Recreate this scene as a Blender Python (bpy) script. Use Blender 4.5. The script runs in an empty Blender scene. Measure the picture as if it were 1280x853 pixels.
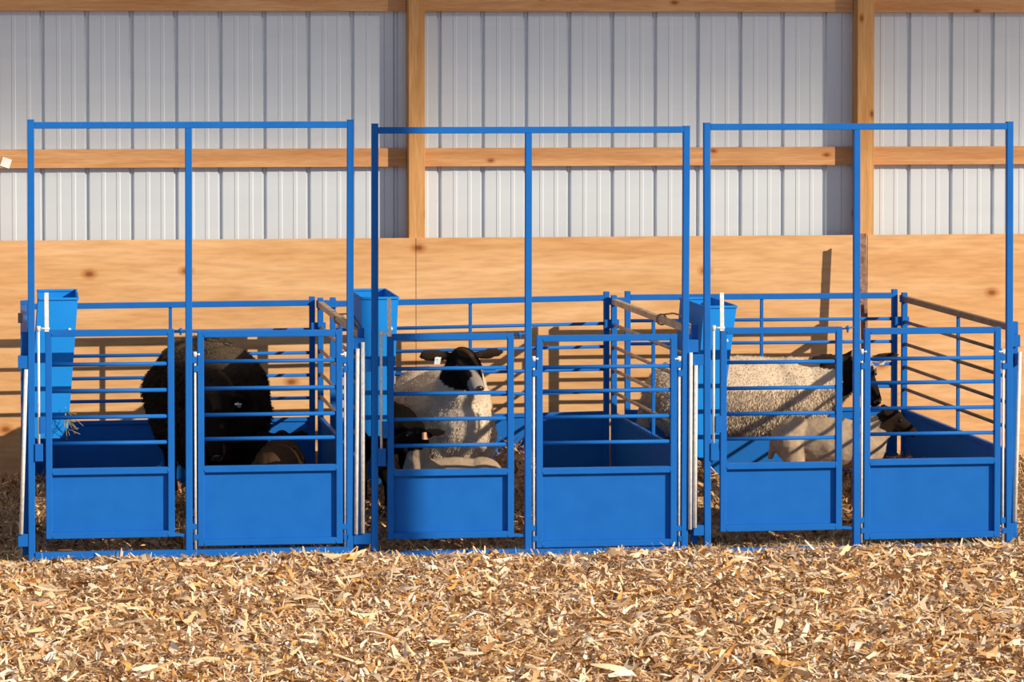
import bpy, bmesh, math, random
import numpy as np
from mathutils import Vector, Matrix, noise
random.seed(7)
S = bpy.context.scene
COL = S.collection

# ------------------------------------------------------------------ camera
FPX = 4460.0; YAW = math.radians(7.79); PITCH = math.radians(2.0); CAMY = -17.0; CAMZ = 2.35
SHIFT = -0.1518
cd = bpy.data.cameras.new('camera'); cam = bpy.data.objects.new('camera', cd); COL.objects.link(cam)
cd.sensor_width = 36.0; cd.lens = FPX / 1280 * 36.0; cd.shift_y = SHIFT
cd.clip_end = 400
cam.location = (0, CAMY, CAMZ)
cam.rotation_euler = (math.pi / 2 - PITCH, 0, -YAW)
S.camera = cam
CM = cam.rotation_euler.to_matrix()

def at(px, py, Y):
    """pixel -> point on the plane y = Y"""
    d = CM @ Vector(((px - 640) / FPX, -(py - 426.5 - SHIFT * 1280) / FPX, -1))
    t = (Y - CAMY) / d.y
    return Vector((d.x * t, Y, CAMZ + d.z * t))

# ------------------------------------------------------------------ world, sun, exposure
TX, TZ = 1.05, 0.66                       # sun direction: right and up per metre towards the camera
w = bpy.data.worlds.new('world'); S.world = w; w.use_nodes = True
nt = w.node_tree; bg = nt.nodes['Background']
bg.inputs[0].default_value = (0.56, 0.74, 1.0, 1); bg.inputs[1].default_value = 0.62
sl = bpy.data.lights.new('sun', 'SUN'); so = bpy.data.objects.new('sun', sl); COL.objects.link(so)
sl.energy = 5.6; sl.angle = math.radians(0.6); sl.color = (1.0, 0.88, 0.68)
so.rotation_euler = Vector((-TX, 1.0, -TZ)).to_track_quat('-Z', 'Y').to_euler()
so.location = (6, -8, 8)
S.view_settings.view_transform = 'Standard'; S.view_settings.look = 'None'
S.view_settings.exposure = 0.0; S.view_settings.gamma = 1.0; S.view_settings.use_curve_mapping = False

# ------------------------------------------------------------------ helpers
def srgb(r, g, b):
    f = lambda c: ((c / 255 + .055) / 1.055) ** 2.4 if c > 10 else c / 255 / 12.92
    return (f(r), f(g), f(b), 1)

def mat(name, col, rough=.6, metal=0.0, spec=.5, coat=0.0):
    m = bpy.data.materials.new(name); m.use_nodes = True
    b = m.node_tree.nodes['Principled BSDF']
    b.inputs['Base Color'].default_value = col; b.inputs['Roughness'].default_value = rough
    b.inputs['Metallic'].default_value = metal; b.inputs['Specular IOR Level'].default_value = spec
    b.inputs['Coat Weight'].default_value = coat
    return m

def nodes(m):
    return m.node_tree.nodes, m.node_tree.links, m.node_tree.nodes['Principled BSDF']

def ramp(n, stops):
    r = n.new('ShaderNodeValToRGB')
    e = r.color_ramp.elements
    e[0].position, e[0].color = stops[0]
    e[1].position, e[1].color = stops[1]
    for p, c in stops[2:]:
        x = e.new(p); x.color = c
    return r

def noise_mix(m, a, b, scale, vec_scale=(1, 1, 1), detail=6, lo=.35, hi=.65, rough_var=None, bump=0.0, dist=0.0):
    n, l, bs = nodes(m)
    tc = n.new('ShaderNodeTexCoord'); mp = n.new('ShaderNodeMapping'); mp.inputs['Scale'].default_value = vec_scale
    l.new(tc.outputs['Object'], mp.inputs[0])
    nz = n.new('ShaderNodeTexNoise'); nz.inputs['Scale'].default_value = scale; nz.inputs['Detail'].default_value = detail
    nz.inputs['Distortion'].default_value = dist
    l.new(mp.outputs[0], nz.inputs['Vector'])
    r = ramp(n, [(lo, a), (hi, b)]); l.new(nz.outputs['Fac'], r.inputs[0])
    l.new(r.outputs[0], bs.inputs['Base Color'])
    if bump:
        bp = n.new('ShaderNodeBump'); bp.inputs['Strength'].default_value = bump; bp.inputs['Distance'].default_value = .01
        l.new(nz.outputs['Fac'], bp.inputs['Height']); l.new(bp.outputs[0], bs.inputs['Normal'])
    return r, mp, tc

def obj(name, bm, m=None, parent=None, smooth=False):
    me = bpy.data.meshes.new(name); bm.normal_update(); bm.to_mesh(me); bm.free()
    o = bpy.data.objects.new(name, me); COL.objects.link(o)
    if m:
        for mm in (m if isinstance(m, (list, tuple)) else [m]): me.materials.append(mm)
    if smooth:
        for p in me.polygons: p.use_smooth = True
    if parent:
        o.parent = parent
        o.matrix_parent_inverse = Matrix.Translation(parent.location).inverted()
    return o

def thing(name, label, cat, loc=(0, 0, 0), group=None):
    o = bpy.data.objects.new(name, None); COL.objects.link(o); o.location = loc
    o.empty_display_size = .1
    o['label'] = label; o['category'] = cat
    if group: o['group'] = group
    return o

def tag(o, label, cat, group=None, kind=None):
    if label: o['label'] = label
    if cat: o['category'] = cat
    if group: o['group'] = group
    if kind: o['kind'] = kind
    return o

def struct(name, bm, m, label=None, smooth=False):
    o = obj(name, bm, m, None, smooth); o['kind'] = 'structure'
    if label: o['label'] = label
    return o

def frame_of(a, b):
    d = (b - a).normalized()
    up = Vector((0, 0, 1)) if abs(d.z) < .9 else Vector((0, -1, 0))
    s = d.cross(up).normalized(); u = s.cross(d).normalized()
    return d, s, u

def beam(bm, a, b, w=.03, h=None, bev=.003):
    """rectangular tube from a to b; w = across, h = the other way"""
    a = Vector(a); b = Vector(b); h = h or w
    d, s, u = frame_of(a, b)
    t = bmesh.new(); bmesh.ops.create_cube(t, size=1)
    L = (b - a).length
    for v in t.verts: v.co = Vector((v.co.x * L, v.co.y * w, v.co.z * h))
    if bev: bmesh.ops.bevel(t, geom=t.edges[:], offset=bev, segments=2, profile=.5, affect='EDGES')
    M = Matrix((d, s, u)).transposed().to_4x4(); M.translation = (a + b) / 2
    bmesh.ops.transform(t, matrix=M, verts=t.verts)
    me = bpy.data.meshes.new('t'); t.to_mesh(me); t.free(); bm.from_mesh(me); bpy.data.meshes.remove(me)

def rod(bm, a, b, r=.008, seg=12, r2=None, cap=True):
    a = Vector(a); b = Vector(b); d, s, u = frame_of(a, b)
    r2 = r if r2 is None else r2
    ra = [bm.verts.new(a + (s * math.cos(2 * math.pi * i / seg) + u * math.sin(2 * math.pi * i / seg)) * r) for i in range(seg)]
    rb = [bm.verts.new(b + (s * math.cos(2 * math.pi * i / seg) + u * math.sin(2 * math.pi * i / seg)) * r2) for i in range(seg)]
    for i in range(seg):
        f = bm.faces.new((ra[i], ra[(i + 1) % seg], rb[(i + 1) % seg], rb[i])); f.smooth = True
    if cap: bm.faces.new(ra[::-1]); bm.faces.new(rb)

def tube(bm, pts, r, seg=8):
    for i in range(len(pts) - 1): rod(bm, pts[i], pts[i + 1], r, seg)

def box(bm, lo, hi, bev=0.0):
    t = bmesh.new(); bmesh.ops.create_cube(t, size=1)
    lo = Vector(lo); hi = Vector(hi); c = (lo + hi) / 2; s = hi - lo
    for v in t.verts: v.co = Vector((v.co.x * s.x, v.co.y * s.y, v.co.z * s.z)) + c
    if bev: bmesh.ops.bevel(t, geom=t.edges[:], offset=bev, segments=2, profile=.5, affect='EDGES')
    me = bpy.data.meshes.new('t'); t.to_mesh(me); t.free(); bm.from_mesh(me); bpy.data.meshes.remove(me)

def one(fn, *a, **k):
    bm = bmesh.new(); fn(bm, *a, **k); return bm

# ------------------------------------------------------------------ materials
BLUE = mat('blue_paint', srgb(32, 104, 186), .5, spec=.1)
noise_mix(BLUE, (.009, .124, .475, 1), (.012, .138, .51, 1), 9, lo=.3, hi=.7)
FBLUE = mat('feeder_blue', (.022, .26, .74, 1), .6, spec=.06)
noise_mix(FBLUE, (.012, .232, .70, 1), (.016, .252, .75, 1), 6, lo=.3, hi=.7)
GALV = mat('galvanised_steel', (.62, .63, .62, 1), .4, metal=0.0)
noise_mix(GALV, (.62, .62, .60, 1), (.85, .84, .82, 1), 60, lo=.3, hi=.7)
TANRAIL = mat('worn_steel_rail', (.42, .33, .24, 1), .5, metal=.35)
noise_mix(TANRAIL, (.33, .24, .15, 1), (.56, .47, .37, 1), 14, lo=.3, hi=.7)  # mottled tan for the divider rails
BROWNRAIL = mat('dull_brown_rail', (.12, .08, .06, 1), .5, metal=.2)
noise_mix(BROWNRAIL, (.09, .06, .045, 1), (.18, .13, .10, 1), 14, lo=.3, hi=.7)  # darker brown mottle for the outer right rails
DARKM = mat('dark_steel', (.02, .018, .03, 1), .5)
STRAP = mat('leather_strap', (.36, .22, .11, 1), .7)
RUST = mat('rusty_steel', (.2, .09, .05, 1), .8)
noise_mix(RUST, (.16, .075, .045, 1), (.34, .19, .13, 1), 35, lo=.35, hi=.65, bump=.4)
PAPER = mat('white_paper', (.85, .84, .82, 1), .8)

def wood(name, a, b, c, vec, scale=1.2, knots=True, seed=0.0):
    m = mat(name, a, .75, spec=.25); n, l, bs = nodes(m)
    tc = n.new('ShaderNodeTexCoord'); mp = n.new('ShaderNodeMapping')
    mp.inputs['Scale'].default_value = vec; mp.inputs['Location'].default_value = (seed, seed * .7, seed * 1.3)
    l.new(tc.outputs['Object'], mp.inputs[0])
    nz = n.new('ShaderNodeTexNoise'); nz.inputs['Scale'].default_value = scale; nz.inputs['Detail'].default_value = 8
    nz.inputs['Roughness'].default_value = .62; nz.inputs['Distortion'].default_value = .6
    l.new(mp.outputs[0], nz.inputs['Vector'])
    r = ramp(n, [(.22, c), (.48, a), (.72, b)]); l.new(nz.outputs['Fac'], r.inputs[0])
    # fine fibres
    n2 = n.new('ShaderNodeTexNoise'); n2.inputs['Scale'].default_value = scale * 9; n2.inputs['Detail'].default_value = 3
    l.new(mp.outputs[0], n2.inputs['Vector'])
    r2 = ramp(n, [(.3, (.80, .76, .72, 1)), (.6, (1, 1, 1, 1))]); l.new(n2.outputs['Fac'], r2.inputs[0])
    mx = n.new('ShaderNodeMixRGB'); mx.blend_type = 'MULTIPLY'; mx.inputs[0].default_value = .8
    l.new(r.outputs[0], mx.inputs[1]); l.new(r2.outputs[0], mx.inputs[2]); out = mx.outputs[0]
    if knots:
        vo = n.new('ShaderNodeTexVoronoi'); vo.voronoi_dimensions = '2D'; vo.inputs['Scale'].default_value = 1.0; vo.inputs['Randomness'].default_value = .9
        mp2 = n.new('ShaderNodeMapping'); mp2.inputs['Scale'].default_value = knots if isinstance(knots, tuple) else (1.6, 1, 3)
        mp2.inputs['Location'].default_value = (seed + 3.3, .4 + seed * 2, 0); mp2.inputs['Rotation'].default_value = (-math.pi / 2, 0, 0)
        l.new(tc.outputs['Object'], mp2.inputs[0]); l.new(mp2.outputs[0], vo.inputs['Vector'])
        rk = ramp(n, [(.016, (.34, .17, .08, 1)), (.034, (.72, .52, .36, 1)), (.07, (1, 1, 1, 1))])
        l.new(vo.outputs['Distance'], rk.inputs[0])
        m3 = n.new('ShaderNodeMixRGB'); m3.blend_type = 'MULTIPLY'; m3.inputs[0].default_value = .9
        l.new(out, m3.inputs[1]); l.new(rk.outputs[0], m3.inputs[2]); out = m3.outputs[0]
    l.new(out, bs.inputs['Base Color'])
    bp = n.new('ShaderNodeBump'); bp.inputs['Strength'].default_value = .15; bp.inputs['Distance'].default_value = .004
    l.new(n2.outputs['Fac'], bp.inputs['Height']); l.new(bp.outputs[0], bs.inputs['Normal'])
    return m

PLY = wood('plywood', (.66, .37, .17, 1), (.78, .49, .27, 1), (.56, .275, .105, 1), (.42, 1, 3.4), 1.5, knots=(1.25, 1, 1.9), seed=2)
TIMH = wood('pine_timber_horizontal', (.58, .29, .125, 1), (.72, .42, .21, 1), (.46, .20, .07, 1), (.5, 6, 9), 2.4, knots=(1.9, 1, 3.5), seed=5)
TIMV = wood('pine_timber_vertical', (.54, .28, .105, 1), (.66, .385, .17, 1), (.42, .19, .06, 1), (9, 6, .5), 2.4, knots=(3.5, 1, 1.9), seed=9)
METAL = mat('grey_steel_siding', (.66, .68, .69, 1), .42, metal=.25, spec=.6)
noise_mix(METAL, (.575, .62, .69, 1), (.61, .655, .72, 1), 1.2, (1, 1, 6), lo=.3, hi=.7)
SOIL = mat('bedding_base', (.30, .17, .075, 1), .95)
noise_mix(SOIL, (.30, .16, .07, 1), (.72, .48, .26, 1), 38, (1, 1, 1), 8, .36, .64, bump=1.0)

def attr_mat(name, rough=.7, transl=0.0, spec=.3):
    m = mat(name, (1, 1, 1, 1), rough, spec=spec); n, l, bs = nodes(m)
    a = n.new('ShaderNodeAttribute'); a.attribute_name = 'tint'; l.new(a.outputs['Color'], bs.inputs['Base Color'])
    return m
CHIP = attr_mat('corn_stalk_chips', .6)
WOOL = attr_mat('animal_coat', .9, spec=.04)
TAGW = mat('white_ear_tag', (.85, .83, .78, 1), .5)
TAGO = mat('orange_ear_tag', (.85, .42, .22, 1), .5)
EYE = mat('eye_brown', (.03, .015, .006, 1), .12)

# ------------------------------------------------------------------ setting
YW = 2.68                                   # front face of the plywood; also the post faces
YM = YW + .145                              # steel skin
XL, XR = -1.6, 7.2
ztop_ply = at(519, 297.5, YW).z
zseam = at(30, 598, YW).z

def bed(x, y):
    """height of the bedding"""
    h = (.004 - .028 * max(0, min(1, (.25 - y) / .3))) + .014 * noise.noise(Vector((x * 1.3, y * 1.3, 0))) + .012 * noise.noise(Vector((x * 5, y * 5, 3)))
    if .25 < y: h += .03 * min(1, (y - .25) / .4)
    if y < .3: h -= .030 * math.exp(-((x - 2.85) / .75) ** 2) * math.exp(-(y / 1.2) ** 2) + .010 * math.exp(-((x - 4.6) / .5) ** 2)
    if y < -.1: h += .012 * noise.noise(Vector((x * 2.2, y * 3, 7)))
    if y < -.12: h += .012 * math.exp(-((y + .34) / .2) ** 2) * (.2 + 1.2 * noise.noise(Vector((x * 1.9, 0, 11))))
    if -.9 < y < .0:
        for cx, wd_, am in ((.42, .16, .012), (1.25, .30, .024), (1.62, .08, .02), (2.18, .12, .02), (2.95, .30, .026), (3.27, .08, .03), (3.62, .15, .012), (4.62, .22, .026)):
            h += am * math.exp(-((x - cx) / wd_) ** 2 - ((y + .16) / .13) ** 2)
    if .3 < y < 2.7:                          # heaps in and between the pens
        for cx, cy, r, a in ((2.56, 1.7, .17, .28), (3.35, .75, .24, .26), (1.62, .9, .2, .05), (.1, 1.6, .5, .10), (4.95, 2.0, .5, .10), (5.35, 1.6, .5, .10)):
            h += a * math.exp(-(((x - cx) / r) ** 2 + ((y - cy) / (r * 1.6)) ** 2))
    return h

bm = bmesh.new()
NX, NY = 150, 150
gx = [XL + (XR - XL) * i / NX for i in range(NX + 1)]; gy = [-6.5 + (YM + .3 + 6.5) * j / NY for j in range(NY + 1)]
vs = [[bm.verts.new((x, y, bed(x, y) - .012)) for x in gx] for y in gy]
for j in range(NY):
    for i in range(NX): bm.faces.new((vs[j][i], vs[j][i + 1], vs[j + 1][i + 1], vs[j + 1][i]))
struct('floor', bm, SOIL, 'floor of chopped corn stalk bedding', True)
bm = one(box, (-30, -40, -.30), (40, 8, -.15))
struct('ground', bm, SOIL)

# steel siding, with profile
bm = bmesh.new()
prof = []
x = XL; pitch = .2445
xs0 = at(109, 150, YM).x
x = xs0 - 8 * pitch
zlo, zhi = -.04, 3.6
while x < XR:
    prof += [(x - .016, 0), (x - .007, .017), (x + .007, .017), (x + .014, 0)]
    for k in (1, 2):
        q = x + pitch * k / 3 + .006
        prof += [(q - .012, 0), (q - .008, -.0022), (q + .008, -.0022), (q + .012, 0)]
    x += pitch
va = [bm.verts.new((p[0], YM + p[1], zlo)) for p in prof]; vb = [bm.verts.new((p[0], YM + p[1], zhi)) for p in prof]
for i in range(len(prof) - 1): bm.faces.new((va[i], va[i + 1], vb[i + 1], vb[i]))
o = struct('wall_back', bm, METAL, 'white ribbed steel siding')
sm = o.modifiers.new('thick', 'SOLIDIFY'); sm.thickness = .0012; sm.offset = 1

# posts
def post(n, xa, xb, xseam=None):
    a = at(xa, 250, YW).x; b = at(xb, 250, YW).x
    bm = one(box, (a, YW + .001, -.04), (b, YM - .004, 3.6), .003)
    struct('trim_%d' % n, bm, TIMV, 'square timber barn post')
post(1, 511, 531.3); post(2, 1071.5, 1092.5); post(3, -55, -34)
# girts, bay by bay
n_ = 4
posts_x = [(at(-55, 250, YW).x, at(-34, 250, YW).x), (at(511, 250, YW).x, at(531.3, 250, YW).x), (at(1071.5, 250, YW).x, at(1092.5, 250, YW).x), (XR, XR)]
for (py0, py1) in ((185, 208), (-13, 14.5)):
    z1 = at(640, py0, YM - .04).z; z0 = at(640, py1, YM - .04).z
    for k in range(3):
        bm = one(box, (posts_x[k][1] + .002, YM - .042, z0), (posts_x[k + 1][0] - .002, YM - .003, z1), .002)
        struct('trim_%d' % n_, bm, TIMH, 'horizontal pine girt'); n_ += 1
# plywood sheets
seams = [XL, at(519.5, 400, YW).x, at(1083, 400, YW).x, XR]
for k in range(3):
    bm = one(box, (seams[k] + .0015, YW - .018, zseam), (seams[k + 1] - .0015, YW, ztop_ply), .001)
    struct('trim_%d' % n_, bm, PLY, 'plywood lining sheet'); n_ += 1
bm = one(box, (XL, YW - .022, -.04), (XR, YW, zseam - .006), .001)
struct('baseboard_back', bm, PLY, 'ply kickboard')
# slats added above the view, graded to dim the sun on the upper wall
bm = bmesh.new()
YE = -6.0; base = TZ * (YM - YE)
z = 1.74
while z < 4.2:
    f = float(np.interp(z, (1.74, 1.87, 2.02, 2.24, 2.5, 2.9), (.05, .28, .43, .60, .73, .82)))
    box(bm, (4, YE - .004, base + z), (18, YE + .004, base + z + .05 * f)); z += .05
struct('trim_eave', bm, TIMH, 'slatted eave of the open barn front')
p0 = at(497, 690, 0) + Vector((TX * 6, 0, TZ * 6)); p1 = at(486, 156, 0) + Vector((TX * 6, 0, TZ * 6))
p0.y = p1.y = YE - .03; p1 = p0 + (p1 - p0) * 3.2
bm = one(beam, p0, p1, .245, .04)  # unseen timber, added to throw the shadow band on the middle pen front
struct('trim_hanger', bm, TIMV, 'hanging timber of the barn front')

bm = bmesh.new()
v = [bm.verts.new(p) for p in ((-30, YM + .05, 3.6), (40, YM + .05, 3.6), (40, YE, base + 4.2), (-30, YE, base + 4.2))]; bm.faces.new(v)  # roof out of view, put in to keep sky light off the pens
ro = struct('ceiling', bm, METAL, 'sloping steel barn roof'); sm = ro.modifiers.new('t', 'SOLIDIFY'); sm.thickness = .05

# ------------------------------------------------------------------ pen panels
TW = .031      # tube width
def gate(parent, g, hinge_side, label=None):
    xl, xr, yt, bars, ysr, yb = g
    Y = 0.0
    xm = (xl + xr) / 2
    X0 = at(xl, 540, Y).x + TW / 2; X1 = at(xr, 540, Y).x - TW / 2
    zt = at(xm, yt, Y).z; zb = at(xm, yb, Y).z; zs = at(xm, ysr, Y).z
    h = TW / 2
    gt = obj('gate', one(beam, (X0 + h, Y, zt), (X1 - h, Y, zt), TW), BLUE, parent)
    # frame: uprights and rails in the gate part itself
    bm = bmesh.new(); bm.from_mesh(gt.data)
    beam(bm, (X0, Y, zb - h), (X0, Y, zt + h), TW); beam(bm, (X1, Y, zb - h), (X1, Y, zt + h), TW)
    beam(bm, (X0 + h, Y, zs), (X1 - h, Y, zs), TW); beam(bm, (X0 + h, Y, zb), (X1 - h, Y, zb), TW)
    for zz in (zt, zb, zs):                      # weld beads
        for X in (X0 + h, X1 - h): rod(bm, (X, Y - .013, zz - .012), (X, Y - .013, zz + .012), .004, 6)
    bm.to_mesh(gt.data); bm.free()
    for yb_ in bars:
        z = at(xm, yb_, Y).z
        obj('bar', one(rod, (X0 + h, Y, z), (X1 - h, Y, z), .0095, 14), BLUE, gt)
    obj('sheet', one(box, (X0 + h * .9, Y + .008, zb + h * .9), (X1 - h * .9, Y + .0105, zs - h * .9)), BLUE, gt)
    return gt, X0, X1, zt, zb

def hinge(parent, x, ya, yb, brackets, Y=-.004, arm=None):
    """drop rod with small sleeve brackets"""
    p0 = at(x, ya, Y); p1 = at(x, yb, Y)
    p1.x = p0.x
    r = obj('hinge_rod', one(rod, p0, p1, .0065, 10), GALV, parent)
    if arm:
        bm = bmesh.new(); q = at(arm, ya, Y - .01); rod(bm, p0 + Vector((0, 0, 0)), Vector((q.x, q.y, p0.z)), .0055, 8)
        rod(bm, p0 - Vector((0, 0, .012)), p0 + Vector((0, 0, .012)), .010, 10)
        obj('rod_handle', bm, GALV, r)
    for (xa, xb, y0, y1) in brackets:
        a = at(xa, y1, Y); b = at(xb, y0, Y)
        obj('hinge_bracket', one(box, (a.x, Y - .012, a.z), (b.x, Y + .012, b.z), .002), BLUE, r)
    return r

PENS = [
 dict(post=((38.5, 39.8), (235.5, 236.5), (438, 437)), top=(150, 150.5, 150), head=156.3, base=693,
      gl=(57, 218, 416.3, (455.5, 488.5, 521.4, 553.9), 589, 668.5),
      gr=(247, 428, 417, (451.3, 485, 518, 548), 585.5, 677), strip=(366, 411)),
 dict(post=((468.5, 468.2), (660.5, 659.8), (858, 855)), top=(155, 158, 158), head=162.6, base=692,
      gl=(484, 642, 421, (460.6, 491.8, 523.9, 556.8), 590.5, 669),
      gr=(670, 845.5, 422.5, (458.5, 488.5, 521, 553), 588, 679), strip=(373, 417)),
 dict(post=((883.3, 884), (1070.8, 1070.2), (1262, 1260.8)), top=(154, 154, 152.5), head=158.3, base=688,
      gl=(900, 1052, 413.3, (452.6, 485, 517, 548), 582, 659.5),
      gr=(1079.5, 1250, 413.5, (448, 478, 510, 542), 577, 669), strip=(366, 410)),
]
LBL = ['blue steel pen front with two gates at the left, before the black ewe',
       'blue steel pen front with two gates in the middle, before the seated-looking white ewe',
       'blue steel pen front with two gates at the right, before the broadside white ewe']
LBL[1] = 'blue steel pen front with two gates in the middle, before the ewe facing forward'
for i, P in enumerate(PENS):
    px = P['post'][0][1]
    root = thing('pen_front', LBL[i], 'pen gate', at(P['post'][1][1], P['base'], 0), 'headed blue pen fronts')
    zb = at(P['post'][1][1], P['base'], 0).z
    zh = at((P['post'][0][0] + P['post'][2][0]) / 2, P['head'], 0).z
    tops = []
    for k, (xt, xb) in enumerate(P['post']):
        a = at(xt, 156, 0); b = at(xb, 690, 0)
        if k == 1: zt = zh - TW / 2
        else: zt = at(xt, P['top'][k], 0).z
        bm = one(beam, (b.x, 0, -.02), (a.x, 0, zt), TW + .001)
        if k != 1:
            box(bm, (a.x - .0165, -.0165, zt - .001), (a.x + .0165, .0165, zt + .002))
        obj('post', bm, BLUE, root); tops.append((a.x, b.x))
    obj('header_rail', one(beam, (tops[0][0] + TW / 2, 0, zh), (tops[2][0] - TW / 2, 0, zh), TW), BLUE, root)
    o = obj('base_rail', one(beam, (tops[0][1] + TW / 2, -.002, zb + .006), (tops[2][1] - TW / 2, -.002, zb + .006), .045, .032), BLUE, root)
    gl, X0, X1, zt, zbt = gate(root, P['gl'], 0)
    gr, R0, R1, rzt, rzb = gate(root, P['gr'], 1)
    # left gate latch: upright strip with drop rod
    a = at(px + 18.6, P['strip'][1], -.018); b = at(px + 18.2, P['strip'][0], -.018)
    a.z -= .015
    st = obj('latch_strip', one(beam, a, b, .020, .006, .001), GALV, gl)
    yy = P['strip'][1]
    hinge(gl, px + 8.2, yy, yy + 146, ((px + 10, px + 17, yy + 110, yy + 131), (px + 4, px + 14, yy + 144, yy + 166)), Y=-.012, arm=px + 22)
    # chain latch at the top, gate to centre post
    cx = P['post'][1][1]; a = at(P['gl'][1], P['gl'][2] - 2, -.012); b = at(cx - 3, P['gl'][2] - 4, -.012)
    bm = bmesh.new(); rod(bm, a, b, .004, 8)
    m_ = (a + b) / 2
    bmesh.ops.create_icosphere(bm, subdivisions=2, radius=.011, matrix=Matrix.Translation(m_))
    rod(bm, m_ - Vector((0, 0, .022)), m_ + Vector((0, 0, .012)), .005, 8)
    obj('latch', bm, BLUE, gl)
    a = at(P['gl'][1], P['gl'][5], 0.0); b = at(cx - 3, P['gl'][5] + 1, 0.0)
    obj('lower_latch', one(beam, a, b, .014, .014, .001), BLUE, gl)
    # hinge rods of the right gate on both of its sides
    for (hx, s) in ((cx + 7.3, 1), ((P['gr'][1] + P['post'][2][1]) / 2 - 1.2, -1)):
        y0 = P['gr'][2] + 26
        hinge(gr, hx, y0, P['gr'][5] + 10,
              ((hx - 4 , hx + 2, y0 + 3, y0 + 11), (hx - 2, hx + 4, y0 + 14, y0 + 22),
               (hx - 4, hx + 2, P['gr'][5] - 22, P['gr'][5] - 15), (hx - 2, hx + 4, P['gr'][5] - 9, P['gr'][5] - 2)), arm=hx + (6 if s > 0 else -6))

def panel(name, label, cat, grp, A, B, zt, zs, zbars, stile, material_rail, th=.031, rail_th=.031, zoffB=0.0, lbl_rail=None):
    """frame panel: uprights A and B (x,y), top rail zt, sheet top zs, bars"""
    A = Vector((A[0], A[1], 0)); B = Vector((B[0], B[1], 0))
    root = thing(name, label, cat, (A + B) / 2, grp)
    d = (B - A).normalized(); h = d * th / 2
    up = lambda p, z: Vector((p.x, p.y, z))
    obj('upright', one(beam, up(A, .0), up(A, zt + .035), th), BLUE, root)
    obj('upright', one(beam, up(B, .0), up(B, zt + .035 + zoffB), th), BLUE, root)
    r = obj('top_rail', one(beam, up(A + h, zt), up(B - h, zt + zoffB), rail_th), material_rail, root)
    if lbl_rail: r['label'] = lbl_rail
    for z in zbars:
        obj('bar', one(rod, up(A + h, z), up(B - h, z + zoffB), .0095, 12), BLUE if material_rail is BLUE else material_rail, root)
    M = A.lerp(B, stile)
    obj('stile', one(beam, up(M, zs), up(M, zt), .018), BLUE, root)
    bm = bmesh.new(); n = Vector((-d.y, d.x, 0)) * .002
    a, b = A + h, B - h
    c = [up(a - n, .03), up(b - n, .03), up(b - n, zs + zoffB), up(a - n, zs), up(a + n, .03), up(b + n, .03), up(b + n, zs + zoffB), up(a + n, zs)]
    v = [bm.verts.new(p) for p in c]
    for f in ((0, 1, 2, 3), (7, 6, 5, 4), (0, 4, 5, 1), (3, 2, 6, 7), (0, 3, 7, 4), (1, 5, 6, 2)): bm.faces.new([v[q] for q in f])
    beam(bm, up(a, zs), up(b, zs + zoffB), .022, .022, .002)
    obj('sheet', bm, BLUE, root)
    return root

YR = 2.32
rears = [((34, 390), (383.5, 378.8), (412, 441, 469, 497.5), 524, .5,
          'blue steel back panel behind the black ewe, left pen'),
         ((416, 758), (380, 372.5), (404.5, 433.4, 461.6, 489.8), 516.5, .5,
          'blue steel back panel behind the forward-facing ewe, middle pen'),
         ((784.5, 1118), (372, 369.5), (398.5, 427, 455, 483), 511, .5,
          'blue steel back panel behind the broadside ewe, right pen')]
for (xa, xb), (ya, yb), bars, ys, stl, lab in rears:
    A = at(xa, ya, YR); B = at(xb, yb, YR)
    zoff = B.z - A.z
    zr = lambda y: at(xb, y, YR).z - zoff
    panel('rear_panel', lab, 'livestock panel', 'rear panels along the plywood wall', (A.x, YR), (B.x, YR), A.z, zr(ys), [zr(y) for y in bars], stl, BLUE, zoffB=zoff)

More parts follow.
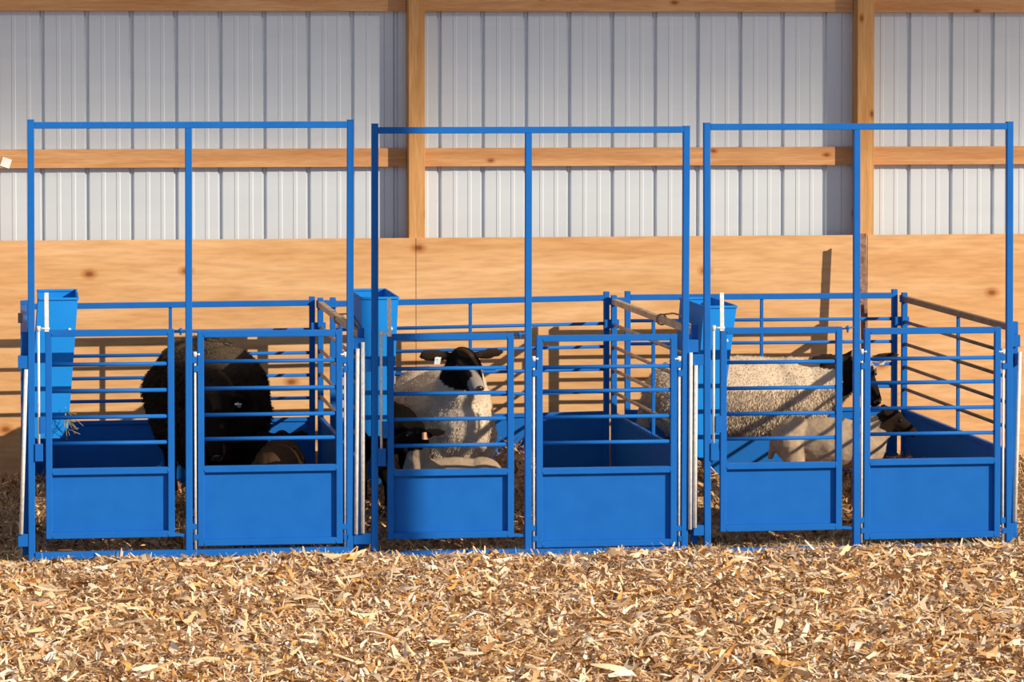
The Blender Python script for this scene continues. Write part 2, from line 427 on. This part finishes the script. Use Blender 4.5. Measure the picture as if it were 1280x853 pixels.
sides = [(29, 31, 'blue steel side panel at the outer left end of the pens', BLUE),
         (400.5, 451, 'blue steel divider with tan worn rails between left and middle pens', TANRAIL),
         (767.5, 868, 'blue steel divider with tan worn rails between middle and right pens', TANRAIL),
         (1130.5, 1268, 'blue steel side panel at the outer right end, plywood seen through it', BROWNRAIL)]
zt = at(1130, 373, YR).z; zbars = [at(1133, y, YR).z for y in (401.5, 429, 457.6, 485)]; zsh = at(1130, 512, YR).z
YF = .05
for k, (xr_, xf, lab, mr) in enumerate(sides):
    A = at(xr_, 373, YR - .05); B = at(xf, 415, YF)
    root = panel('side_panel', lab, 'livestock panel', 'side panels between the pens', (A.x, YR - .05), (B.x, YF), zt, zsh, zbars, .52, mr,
          lbl_rail='tan worn top rail' if mr is TANRAIL else None)
    # sleeves linking the front and rear corners, with drop rods
    X = B.x
    if k == 0: rods = [((32.5, 462), (26.5, 668))]; br = [(22.5, 36, 445, 461), (22.5, 36, 668, 684), (22.5, 29, 392, 404)]
    elif k == 1: rods = [((447, 436), (445, 668)), ((453.5, 428), (453.5, 667))]; br = [(441, 456, 423, 438), (440, 466, 449, 465), (442, 466, 667, 681)]
    elif k == 2: rods = [((863.5, 441), (862.5, 662)), ((870, 457), (868.5, 660))]; br = [(859, 873, 425, 441), (866, 882, 443, 457), (858, 864, 455, 468), (867, 882, 657, 670)]
    else: rods = [((1275, 440), (1268.5, 652))]; br = [(1264, 1275.5, 419, 434), (1270.5, 1277.5, 442.5, 456), (1264, 1271, 653, 668)]
    for (p, q) in rods:
        a = at(p[0], p[1], -.02); b = at(q[0], q[1], -.02)
        obj('drop_rod', one(rod, a, b, .0095, 12), GALV, root)
    for (xa, xb, y0, y1) in br:
        a = at(xa, y1, -.01); b = at(xb, y0, -.01)
        obj('sleeve_bracket', one(box, (a.x, -.012, a.z), (b.x, .03, b.z), .002), DARKM if (xb - xa) < 6.8 and k == 0 else BLUE, root)
    if k in (1, 2, 3):     # rear sleeve and gap rod
        q = at(xr_, 373, YR - .05)
        obj('rear_sleeve', one(box, (q.x - .05, YR - .045, zt - .15), (q.x + .03, YR - .015, zt - .10), .002), BLUE, root)
        obj('rear_sleeve', one(box, (q.x - .02, YR - .045, zt - .02), (q.x + .07 * (k != 3) + .02, YR - .015, zt + .02), .002), BLUE, root)
    if k in (1, 2):
        # leather strap looped round the rail
        t = .62 if k == 2 else .5
        c = Vector((A.x, YR - .05, zt)).lerp(Vector((B.x, YF, zt)), t)
        c2 = Vector((A.x, YR - .05, zt)).lerp(Vector((B.x, YF, zt)), .93)
        bm = bmesh.new(); pts = []
        for q in range(15):
            a = q / 14 * 2 * math.pi
            pts.append(c + Vector((.026 * math.cos(a), .01 * math.sin(a * 1), .026 * math.sin(a))))
        pts2 = [c + Vector((.0, -.02, .026))] + [c.lerp(c2, s_) + Vector((.012, 0, .022 + .03 * math.sin(s_ * 3.14))) for s_ in (.15, .35, .55, .8, 1)] + [c2 + Vector((.03, 0, -.06)), c2 + Vector((.01, 0, -.14))]
        tube(bm, pts, .0045, 6); tube(bm, pts2, .0045, 6)
        s_ = obj('halter_strap', bm, STRAP)
        tag(s_, 'tan strap looped over the divider rail ' + ('between left and middle pens' if k == 1 else 'between middle and right pens'), 'strap', 'straps on the dividers')

# ------------------------------------------------------------------ hay feeders
def feeder(tl, tr, bl, br_, ytop, ybot, lab):
    Y0, Y1 = .20, .84
    sc = lambda p: p
    A = at(tl, ytop, Y0); B = at(tr, ytop + 4, Y0); C = at(br_, ybot, Y0); D = at(bl, ybot, Y0)
    B.z = A.z; D.z = C.z
    root = thing('hay_feeder', lab, 'feeder', (D.x, (Y0 + Y1) / 2, D.z), 'hay feeders in the pen corners')
    V = lambda p, y: Vector((p.x, y, p.z))
    t = .004
    def slab(pts, off):
        b_ = bmesh.new(); v = [b_.verts.new(p) for p in pts] + [b_.verts.new(p + off) for p in pts]; n = len(pts)
        b_.faces.new(v[:n]); b_.faces.new(v[n:][::-1])
        for q in range(n): b_.faces.new((v[q], v[q + n], v[(q + 1) % n + n], v[(q + 1) % n]))
        bmesh.ops.recalc_face_normals(b_, faces=b_.faces[:]); return b_
    ch = .05
    D2 = Vector((D.x, 0, D.z + ch)); C2 = Vector((C.x - .035, 0, C.z)); C1 = Vector((C.x + .006, 0, C.z + ch)); D3 = Vector((D.x + .03, 0, D.z))
    prof_ = [A, B, C1, C2, D3, D2]
    obj('end_plate', slab([V(p, Y0) for p in prof_], Vector((0, t, 0))), FBLUE, root)
    obj('end_plate', slab([V(p, Y1) for p in prof_], Vector((0, t, 0))), FBLUE, root)
    obj('side_plate', slab([V(A, Y0 + t), V(A, Y1), V(D2, Y1), V(D2, Y0 + t)], Vector((t, 0, 0))), FBLUE, root)
    obj('side_plate', slab([V(B, Y0 + t), V(B, Y1), V(C1, Y1), V(C1, Y0 + t)], Vector((-t, 0, 0))), FBLUE, root)
    obj('tray', slab([V(D3, Y0 + t), V(C2, Y0 + t), V(C2, Y1), V(D3, Y1)], Vector((0, 0, t))), FBLUE, root)
    # folded rim and bolt
    bm = bmesh.new()
    beam(bm, V(A, Y0 - .002), V(B, Y0 - .002), .01, .012, .002); beam(bm, V(A, Y1), V(B, Y1), .01, .012, .002)
    beam(bm, V(A, Y0), V(A, Y1), .01, .012, .002); beam(bm, V(B, Y0), V(B, Y1), .01, .012, .002)
    obj('rim', bm, FBLUE, root)
    bm = bmesh.new(); c = V(B.lerp(C1, .24), Y0 - .006) + Vector((-.03, 0, 0))
    bmesh.ops.create_icosphere(bm, subdivisions=2, radius=.009, matrix=Matrix.Translation(c)); obj('bolt', bm, GALV, root)
    return root
F1 = feeder(48, 97.5, 37, 84, 374, 548, 'blue sheet steel hay feeder at far left behind the first gate')
F2 = feeder(452, 498, 453, 489, 373, 545, 'blue sheet steel hay feeder left of the forward-facing ewe')
F3 = feeder(880, 921, 866, 896, 384, 572, 'blue sheet steel hay feeder with dark left face beside the broadside ewe')
# wisps of hay from the first feeder's lip
bm = bmesh.new()
for k in range(26):
    p = at(84 + random.uniform(-4, 4), 525 + random.uniform(-12, 14), .14 + random.uniform(-.02, .06)); q = p + Vector((random.uniform(-.01, .07), random.uniform(-.04, .04), random.uniform(-.08, .05)))
    rod(bm, p, q, .0012, 4)
tag(obj('hay_wisps', bm, mat('hay', (.42, .34, .12, 1), .8)), 'wisps of hay hanging from the far left blue feeder', 'hay', kind='stuff')

# ------------------------------------------------------------------ stake, note
bm = bmesh.new()
a = at(1083.5, 600, YW - .25); b = at(1078.5, 292, YW - .18)
beam(bm, a, b, .040, .006, .001)
d = (b - a)
beam(bm, a + Vector((0, .014, 0)), b + Vector((0, .014, 0)), .005, .026, .001)
for k in range(18):
    p = a.lerp(b, .1 + k * .048); rod(bm, p + Vector((-.012, -.002, 0)), p + Vector((-.019, -.004, 0)), .004, 6)
stake = obj('steel_fence_stake', bm, RUST); stake.location = (0, 0, 0)
tag(stake, 'rusty studded steel stake standing against the plywood behind right pen', 'stake')
c = at(7.5, 203.5, YM - .046)
bm = one(box, (-.026, -.001, -.026), (.026, .001, .026)); o = obj('paper_note', bm, PAPER); o.location = c; o.rotation_euler = (0, math.radians(18), 0)
tag(o, 'small white paper square pinned to the girt at far left', 'note')

# ------------------------------------------------------------------ animals
def ell(bm, c, r, R=None, seg=20):
    M = Matrix.Translation(Vector(c)) @ (R.to_4x4() if R else Matrix.Identity(4)) @ Matrix.Diagonal((r[0], r[1], r[2], 1))
    bmesh.ops.create_uvsphere(bm, u_segments=seg, v_segments=seg // 2 + 2, radius=1, matrix=M)

def capsule(bm, a, b, ra, rb):
    a = Vector(a); b = Vector(b); n = 7
    for i in range(n + 1):
        t = i / n; ell(bm, a.lerp(b, t), (ra + (rb - ra) * t,) * 3, None, 12)
    rod(bm, a, b, ra, 14, rb)

def basis(f, up=Vector((0, 0, 1))):
    f = Vector(f).normalized(); l = up.cross(f).normalized(); u = f.cross(l)
    return Matrix((f, l, u)).transposed()

def animal(name, lab, cat, loc, rz, sc, headpos, headdir, neck_from, tintfn, wool_len, wool_n, ears=1.0, ear_droop=0.0,
           tagside=None, tagmat=None, group=None, fat=1.0, leg=1.0, roll=0.0, tail=True, ear_back=-.25, voxel=.010, headscale=1.0, belly=0.0, tagn=None, tagoff=None, tagsize=1.0):
    """sheep facing +X in its own frame, feet at z=0"""
    root = thing(name, lab, cat, loc, group)
    bm = bmesh.new()
    W = fat
    zb = .53 * leg + .02
    ell(bm, (0, 0, zb), (.44, .215 * W, .205)); ell(bm, (.27, 0, zb - .01), (.22, .19 * W, .22)); ell(bm, (-.30, 0, zb + .01), (.22, .205 * W, .205))
    ell(bm, (0, 0, zb + .06), (.42, .15 * W, .16))
    if belly: ell(bm, (.02, 0, zb - .5 * belly), (.43, .205 * W, .16 + .45 * belly))
    for s in (-1, 1):
        y = .115 * s * W
        capsule(bm, (.30, y, zb - .06), (.33, y, .27 * leg), .085, .042); capsule(bm, (.33, y, .27 * leg), (.325, y, .06), .036, .024)
        capsule(bm, (.325, y, .06), (.345, y, .022), .027, .026)
        capsule(bm, (-.33, y * 1.05, zb - .02), (-.28, y * 1.1, .32 * leg), .13, .075); capsule(bm, (-.28, y * 1.1, .32 * leg), (-.41, y, .235 * leg), .07, .034)
        capsule(bm, (-.41, y, .235 * leg), (-.385, y, .06), .031, .024); capsule(bm, (-.385, y, .06), (-.365, y, .022), .027, .026)
    if tail: capsule(bm, (-.49, 0, zb + .06), (-.53, 0, zb - .14), .036, .028)
    H = Vector(headpos); f = Vector(headdir).normalized(); B = basis(f)
    if roll: B = B @ Matrix.Rotation(roll, 3, 'X')
    l = B.col[1]; u = B.col[2]; hs = headscale
    nf = Vector(neck_from); poll = H - f * .02 * hs
    mid = nf.lerp(poll, .55) + Vector((0, 0, -.01))
    capsule(bm, nf, mid, .155, .115 * min(1, hs + .05)); capsule(bm, mid, poll - u * .02, .115 * min(1, hs + .05), .075 * hs)
    # skull, face, muzzle, jaw
    ell(bm, H, (.095 * hs, .068 * hs, .075 * hs), B)
    capsule(bm, H + f * .03 * hs, H + f * .17 * hs - u * .012 * hs, .060 * hs, .040 * hs)
    ell(bm, H + f * .19 * hs - u * .018 * hs, (.045 * hs, .038 * hs, .036 * hs), B)
    capsule(bm, H + f * .02 * hs - u * .045 * hs, H + f * .16 * hs - u * .045 * hs, .042 * hs, .025 * hs)
    for s in (-1, 1):                                    # brows
        ell(bm, H + f * .045 * hs + l * s * .050 * hs + u * .030 * hs, (.03 * hs, .016 * hs, .016 * hs), B)
        e0 = H - f * .03 * hs + l * s * .06 * hs + u * .025 * hs
        ed = (l * s - u * ear_droop + f * ear_back).normalized()
        EB = basis(ed, u if abs(ed.dot(u)) < .9 else f)
        L = .075 * hs * ears
        ell(bm, e0 + ed * (L + .005), (L * 1.1, .010, .034 * hs), EB @ Matrix.Rotation(math.radians(8), 3, 'X'), 18)
        ell(bm, e0 + ed * .012, (.026 * hs, .019 * hs, .019 * hs), EB)
    me = bpy.data.meshes.new('tmp'); bm.to_mesh(me); bm.free()
    t = bpy.data.objects.new('tmp', me); COL.objects.link(t)
    rm = t.modifiers.new('r', 'REMESH'); rm.mode = 'VOXEL'; rm.voxel_size = voxel
    smo = t.modifiers.new('s', 'SMOOTH'); smo.iterations = 4; smo.factor = .5
    dg = bpy.context.evaluated_depsgraph_get(); ev = t.evaluated_get(dg)
    nm = bpy.data.meshes.new_from_object(ev, depsgraph=dg)
    bpy.data.objects.remove(t); bpy.data.meshes.remove(me)
    nm.name = 'body'
    n = len(nm.vertices)
    co = np.empty(n * 3); nm.vertices.foreach_get('co', co); co = co.reshape(-1, 3)
    no = np.empty(n * 3); nm.vertices.foreach_get('normal', no); no = no.reshape(-1, 3)
    tint = np.ones((n, 4)); wl = np.zeros(n)
    for i in range(n):
        p = Vector(co[i])
        q = B.transposed() @ (p - H) / hs            # head frame
        ishead = -.06 < q.x < .30 and abs(q.y) < .10 and -.11 < q.z < .14
        for sd_ in (-1, 1):
            e0 = H - f * .03 * hs + l * sd_ * .06 * hs + u * .025 * hs; ed = (l * sd_ - u * ear_droop + f * ear_back).normalized()
            tt = max(0, min(.17 * ears, (p - e0).dot(ed)))
            if (p - e0 - ed * tt).length < .046 * hs and tt > .02: ishead = True; q = Vector((.0, .2, 0))
        c, wgt = tintfn(p, q, ishead)
        nz = .5 + .5 * noise.noise(p * 22); nz2 = noise.noise(p * 60)
        tint[i, :3] = [max(0.002, k * (.86 + .22 * nz + .08 * nz2)) for k in c]
        wl[i] = wgt
        if wgt > .1:
            k_ = wgt * (noise.noise(p * 9) * .010 + noise.noise(p * 30) * .003)
            co[i] += no[i] * k_
        if q.x < .03: pass
    nm.vertices.foreach_set('co', co.reshape(-1))
    at_ = nm.attributes.new('tint', 'FLOAT_COLOR', 'POINT'); at_.data.foreach_set('color', tint.reshape(-1))
    for p in nm.polygons: p.use_smooth = True
    nm.materials.clear(); nm.materials.append(WOOL)
    Rz = Matrix.Rotation(rz, 4, 'Z') @ Matrix.Scale(sc, 4)
    body = bpy.data.objects.new('body', nm); COL.objects.link(body); body.parent = root; body.matrix_local = Rz
    # wool locks
    if wool_n:
        nm.update()
        np_ = len(nm.polygons); cen = np.empty(np_ * 3); nm.polygons.foreach_get('center', cen); cen = cen.reshape(-1, 3)
        pn = np.empty(np_ * 3); nm.polygons.foreach_get('normal', pn); pn = pn.reshape(-1, 3)
        ar = np.empty(np_); nm.polygons.foreach_get('area', ar)
        vi = np.array([p.vertices[0] for p in nm.polygons]); pw = ar * np.clip(wl[vi], 0, 1)
        rng = np.random.default_rng(abs(hash(lab)) % 1000 if False else len(lab) * 7)
        idx = rng.choice(np_, wool_n, p=pw / pw.sum())
        c = cen[idx] + rng.normal(0, voxel * .4, (wool_n, 3)); nn = pn[idx]
        dirn = nn * .7 + np.array([-.2, 0, -1.0]) * .8 + rng.normal(0, .16, (wool_n, 3))
        dirn /= np.linalg.norm(dirn, axis=1)[:, None]
        Ln = wool_len * rng.uniform(.5, 1.2, wool_n)[:, None] * np.clip(wl[vi[idx]], .25, 1)[:, None]
        sd = np.cross(dirn, rng.normal(0, 1, (wool_n, 3))); sd /= np.linalg.norm(sd, axis=1)[:, None]
        wd = .0010 + .0009 * rng.random((wool_n, 1))
        root_ = c - nn * .003
        V = np.stack([root_ - sd * wd, root_ + sd * wd, root_ + dirn * Ln * .6 + sd * wd * .8, root_ + dirn * Ln + nn * 0, root_ + dirn * Ln * .6 - sd * wd * .8], 1).reshape(-1, 3)
        F = np.arange(wool_n)[:, None] * 5
        faces = np.concatenate([F + np.array([[0, 1, 2, 3, 4]])], 0)
        wm = bpy.data.meshes.new('wool'); wm.vertices.add(len(V)); wm.vertices.foreach_set('co', V.reshape(-1))
        wm.loops.add(faces.size); wm.loops.foreach_set('vertex_index', faces.reshape(-1).astype(np.int32))
        wm.polygons.add(wool_n); wm.polygons.foreach_set('loop_start', np.arange(0, faces.size, 5, dtype=np.int32))
        wm.update(calc_edges=True)
        tc = tint[vi[idx]].copy(); tc[:, :3] *= rng.uniform(.88, 1.08, (wool_n, 1)); tc = np.repeat(tc, 5, 0)
        at2 = wm.attributes.new('tint', 'FLOAT_COLOR', 'POINT'); at2.data.foreach_set('color', tc.reshape(-1))
        wm.materials.append(WOOL)
        wo = bpy.data.objects.new('wool', wm); COL.objects.link(wo); wo.parent = root; wo.matrix_local = Rz
        wo['kind'] = 'stuff'
    # eyes, nostrils, tags
    for s in (-1, 1):
        b_ = bmesh.new(); ell(b_, H + f * .060 * hs + l * s * .059 * hs + u * .018 * hs, (.013 * hs, .009 * hs, .011 * hs), B, 12)
        e = obj('eye', b_, EYE, None, True); e.parent = root; e.matrix_local = Rz
    b_ = bmesh.new()
    ell(b_, H + f * .222 * hs - u * .010 * hs, (.014 * hs, .020 * hs, .015 * hs), B, 12)
    for s in (-1, 1): ell(b_, H + f * .229 * hs + l * s * .014 * hs - u * .010 * hs, (.006 * hs, .009 * hs, .0045 * hs), B @ Matrix.Rotation(s * .6, 3, 'X'), 10)
    rod(b_, H + f * .227 * hs - u * .034 * hs + l * .024 * hs, H + f * .235 * hs - u * .030 * hs, .002 * hs, 5); rod(b_, H + f * .227 * hs - u * .034 * hs - l * .024 * hs, H + f * .235 * hs - u * .030 * hs, .002 * hs, 5)
    e = obj('nose', b_, EYE, None, True); e.parent = root; e.matrix_local = Rz
    if tagside:
        s = tagside
        e0 = H - f * .03 * hs + l * s * .06 * hs + u * .025 * hs; ed = (l * s - u * ear_droop + f * ear_back).normalized()
        p = e0 + ed * (.07 * hs * ears) + (Vector(tagoff) if tagoff else f * .022 - u * .014)
        b_ = bmesh.new(); g_ = tagsize; box(b_, (-.003, -.016 * g_, -.022 * g_), (.003, .016 * g_, .016 * g_), .002)
        # tag faces forwards, hung from the ear
        TB = basis(Vector(tagn) if tagn else f)
        bmesh.ops.transform(b_, matrix=Matrix.Translation(p) @ TB.to_4x4(), verts=b_.verts)
        rod(b_, p + u * .01 - f * .016, p + u * .01 + f * .006, .004, 8)
        e = obj('ear_tag', b_, tagmat, None); e.parent = root; e.matrix_local = Rz
    return root

cream = (.64, .51, .385); blk = (.015, .010, .008); hoof = (.03, .025, .02)
def suffolk(white_muzzle=True, poll=None, legz=.32):
    def fn(p, q, ish):
        if (ish and q.x > -.06) or q.length < .105:
            if poll and q.x < .07 and (q.z > .055 or (q.y > .045 and q.y < .12)): return poll, .3
            if white_muzzle and q.x > .125 and abs(q.y) < .055:
                return ((.30, .25, .22) if (q.x > .165 or abs(q.y) < .018 and q.z > 0) else blk), 0
            if abs(q.y) > .14 : return (.030, .019, .013), 0
            if q.z > .058 and q.x < .05: return (.045, .028, .018), .25
            return blk, 0
        if ish and abs(q.y) > .09: return blk, 0
        if p.z < legz and (p - Vector((p.x, 0, p.z))).length > .03: return (.05, .04, .03), .05
        return cream, (.45 if p.z > .58 else .8 if p.z > .5 else 1.0)
    return fn
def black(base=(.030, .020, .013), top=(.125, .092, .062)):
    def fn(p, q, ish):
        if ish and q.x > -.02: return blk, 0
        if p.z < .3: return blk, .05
        t = max(0, min(1, (p.z - .60) / .14))  # sunlit back put into the coat colour, lighter towards the top
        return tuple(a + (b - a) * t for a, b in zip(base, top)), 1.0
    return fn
def lambfn(base, head=blk, legs=None):
    def fn(p, q, ish):
        if (ish and q.x > -.06) or q.length < .12: return head, .0
        if ish and abs(q.y) > .08: return head, 0
        if p.z < .26 and legs: return legs, .1
        return base, .8
    return fn

def place(px, py, Y):     # ground position under a pixel column
    p = at(px, py, Y); return Vector((p.x, Y, bed(p.x, Y) - .012))

# black ewe, left pen, facing the front with head lowered
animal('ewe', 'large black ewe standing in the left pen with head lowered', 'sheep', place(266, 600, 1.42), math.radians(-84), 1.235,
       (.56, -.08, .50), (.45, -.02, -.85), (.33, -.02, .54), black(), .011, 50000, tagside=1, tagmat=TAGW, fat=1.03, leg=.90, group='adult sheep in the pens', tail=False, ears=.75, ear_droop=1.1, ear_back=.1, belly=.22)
animal('lamb', 'small dark brown lamb with its rump turned out, beside the black ewe', 'lamb', place(350, 600, .52), math.radians(84), .60,
       (.52, 0, .74), (.8, 0, -.4), (.32, 0, .60), lambfn((.080, .042, .022)), .010, 14000, group='lambs in the pens', headscale=1.05, leg=1.05)
# white ewe facing the camera, middle pen
animal('ewe', 'white ewe with black face, ears out, facing forward in the middle pen', 'sheep', place(553, 600, 1.50), math.radians(-80), 1.08,
       (.47, -.035, .735), (.86, .07, -.40), (.30, 0, .52), suffolk(True, legz=.06), .009, 60000, ears=1.0, tagside=-1, tagmat=TAGW, fat=.86, leg=.80, group='adult sheep in the pens', ear_back=-.12, headscale=1.0, belly=.25)
animal('lamb', 'grey lamb with black head and orange ear tag, in front of the forward-facing ewe', 'lamb', place(566, 600, .50), math.radians(182), .49,
       (.37, .02, .99), (.80, -.50, -.15), (.36, 0, .62), lambfn((.36, .26, .18)), .006, 14000, tagside=1, tagmat=TAGO, ears=1.2, ear_droop=.5, group='lambs in the pens', ear_back=-3.0, headscale=1.25, tagn=(0, 1, 0), tagoff=(0, .035, -.01), tagsize=1.9)
animal('lamb', 'black lamb standing in the shade by the middle pen feeder', 'lamb', place(483, 600, 1.12), math.radians(100), .62,
       (.5, 0, .98), (.8, 0, -.4), (.32, 0, .80), lambfn((.006, .004, .003)), .010, 12000, group='lambs in the pens', fat=.9, leg=1.35)
# white ewe broadside, right pen
animal('ewe', 'white shaggy ewe standing broadside with black head, in the right pen', 'sheep', place(926, 600, 1.75), math.radians(-3), 1.0,
       (.62, -.07, .68), (.28, -.72, -.60), (.38, 0, .56), suffolk(False, poll=(.60, .48, .38)), .022, 110000, ears=1.15, tagside=1, tagmat=TAGW, fat=1.0, leg=.95, group='adult sheep in the pens', ear_back=-.1, headscale=1.15)
animal('lamb', 'beige lamb with dark face standing before the broadside ewe', 'lamb', place(1038, 600, 1.05), math.radians(-20), .59,
       (.54, 0, .83), (.85, .15, -.50), (.34, 0, .66), lambfn((.44, .32, .22), (.020, .013, .009), (.16, .11, .08)), .006, 24000, ears=.9, group='lambs in the pens', ear_back=-.6, headscale=1.15, leg=1.1, belly=.08)

# ------------------------------------------------------------------ bedding chips
def chips(name, n, region, lmin, lmax, wmin, wmax, seed, lift, cols, zf=1.0, tilt=.35):
    rng = np.random.default_rng(seed)
    (x0, x1), (y0, y1) = region
    X = rng.uniform(x0, x1, n); Y = rng.uniform(y0, y1, n)
    keep = (np.abs(Y) > .05) | (rng.random(n) < .25); X = X[keep]; Y = Y[keep]; n = len(X)
    Z = np.array([bed(a, b) for a, b in zip(X, Y)]) + rng.uniform(-.012, lift, n) * np.clip(np.abs(Y) / .4, .3, 1)
    L = rng.uniform(lmin, lmax, n) * rng.uniform(.5, 1, n); Wd = rng.uniform(wmin, wmax, n)
    yaw = rng.uniform(0, 2 * np.pi, n); pt = rng.normal(0, tilt, n); rl = rng.normal(0, .45, n)
    d = np.stack([np.cos(yaw) * np.cos(pt), np.sin(yaw) * np.cos(pt), np.sin(pt)], 1)
    s0 = np.stack([-np.sin(yaw), np.cos(yaw), np.zeros(n)], 1); u0 = np.cross(d, s0)
    s = s0 * np.cos(rl)[:, None] + u0 * np.sin(rl)[:, None]; u = np.cross(d, s)
    C = np.stack([X, Y, Z], 1); curl = rng.normal(0, .22, n)[:, None]; bendy = rng.normal(0, .18, n)[:, None]
    rows = []
    for k, t in enumerate((-.5, -.17, .17, .5)):
        wk = (.45, 1.0, .9, .3)[k]
        c = C + d * (L[:, None] * t) + u * (L[:, None] * curl * (t * t * 4 - .5)) + s * (L[:, None] * bendy * t * t * 4)
        rows += [c - s * Wd[:, None] * wk * .5, c + s * Wd[:, None] * wk * .5]
    V = np.stack(rows, 1).reshape(-1, 3); pass
    base = (np.arange(n) * 8)[:, None, None]
    q = np.array([[0, 1, 3, 2], [2, 3, 5, 4], [4, 5, 7, 6]])[None]
    F = (base + q).reshape(-1, 4)
    me = bpy.data.meshes.new(name); me.vertices.add(len(V)); me.vertices.foreach_set('co', V.reshape(-1))
    me.loops.add(F.size); me.loops.foreach_set('vertex_index', F.reshape(-1).astype(np.int32))
    me.polygons.add(len(F)); me.polygons.foreach_set('loop_start', np.arange(0, F.size, 4, dtype=np.int32)); me.update(calc_edges=True)
    pal = np.array(cols); ci = pal[rng.integers(0, len(pal), n)] * rng.uniform(.75, 1.15, (n, 1))
    ci[:, 2] *= 1.1; ci = np.clip(ci, 0, .95); T = np.ones((n * 8, 4)); T[:, :3] = np.repeat(ci, 8, 0)
    a = me.attributes.new('tint', 'FLOAT_COLOR', 'POINT'); a.data.foreach_set('color', T.reshape(-1))
    me.materials.append(CHIP)
    me.polygons.foreach_set('use_smooth', np.ones(len(F), dtype=bool))
    o = bpy.data.objects.new(name, me); COL.objects.link(o); return o
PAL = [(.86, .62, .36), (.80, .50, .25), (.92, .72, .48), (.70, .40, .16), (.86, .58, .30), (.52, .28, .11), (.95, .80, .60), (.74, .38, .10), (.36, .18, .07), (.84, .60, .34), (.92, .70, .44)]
o = chips('corn_stalk_bedding', 80000, ((-1.2, 6.2), (-4.4, -.02)), .03, .125, .004, .017, 1, .035, PAL)
tag(o, 'chopped corn stalk bedding spread over the open foreground', 'bedding', kind='stuff')
o = chips('corn_husk_flakes', 6500, ((-1.2, 6.2), (-4.2, -.06)), .09, .24, .012, .032, 5, .045, PAL, tilt=.16)
tag(o, 'larger pale corn husk flakes lying on top of the foreground bedding', 'bedding', kind='stuff')
PAL_SHADE = [(.60, .36, .15), (.46, .25, .09), (.70, .47, .23), (.34, .17, .055), (.24, .11, .035), (.78, .56, .30)]  # pen shade put into the chip colours, darker than the foreground palette
o = chips('pen_bedding', 30000, ((-.9, 6.2), (.03, 2.64)), .03, .12, .004, .016, 2, .035, PAL_SHADE, tilt=.5)
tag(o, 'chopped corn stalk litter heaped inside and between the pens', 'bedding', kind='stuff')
# hay strewn along the base rails
PALH = [(.62, .56, .28), (.52, .45, .2), (.7, .62, .4), (.45, .36, .16)]
o = chips('loose_hay', 5000, ((-.1, 5.0), (-.16, .14)), .05, .14, .0015, .003, 3, .03, PALH, tilt=.35)
tag(o, 'thin greenish hay stems strewn along the foot of the pen fronts', 'hay', kind='stuff')
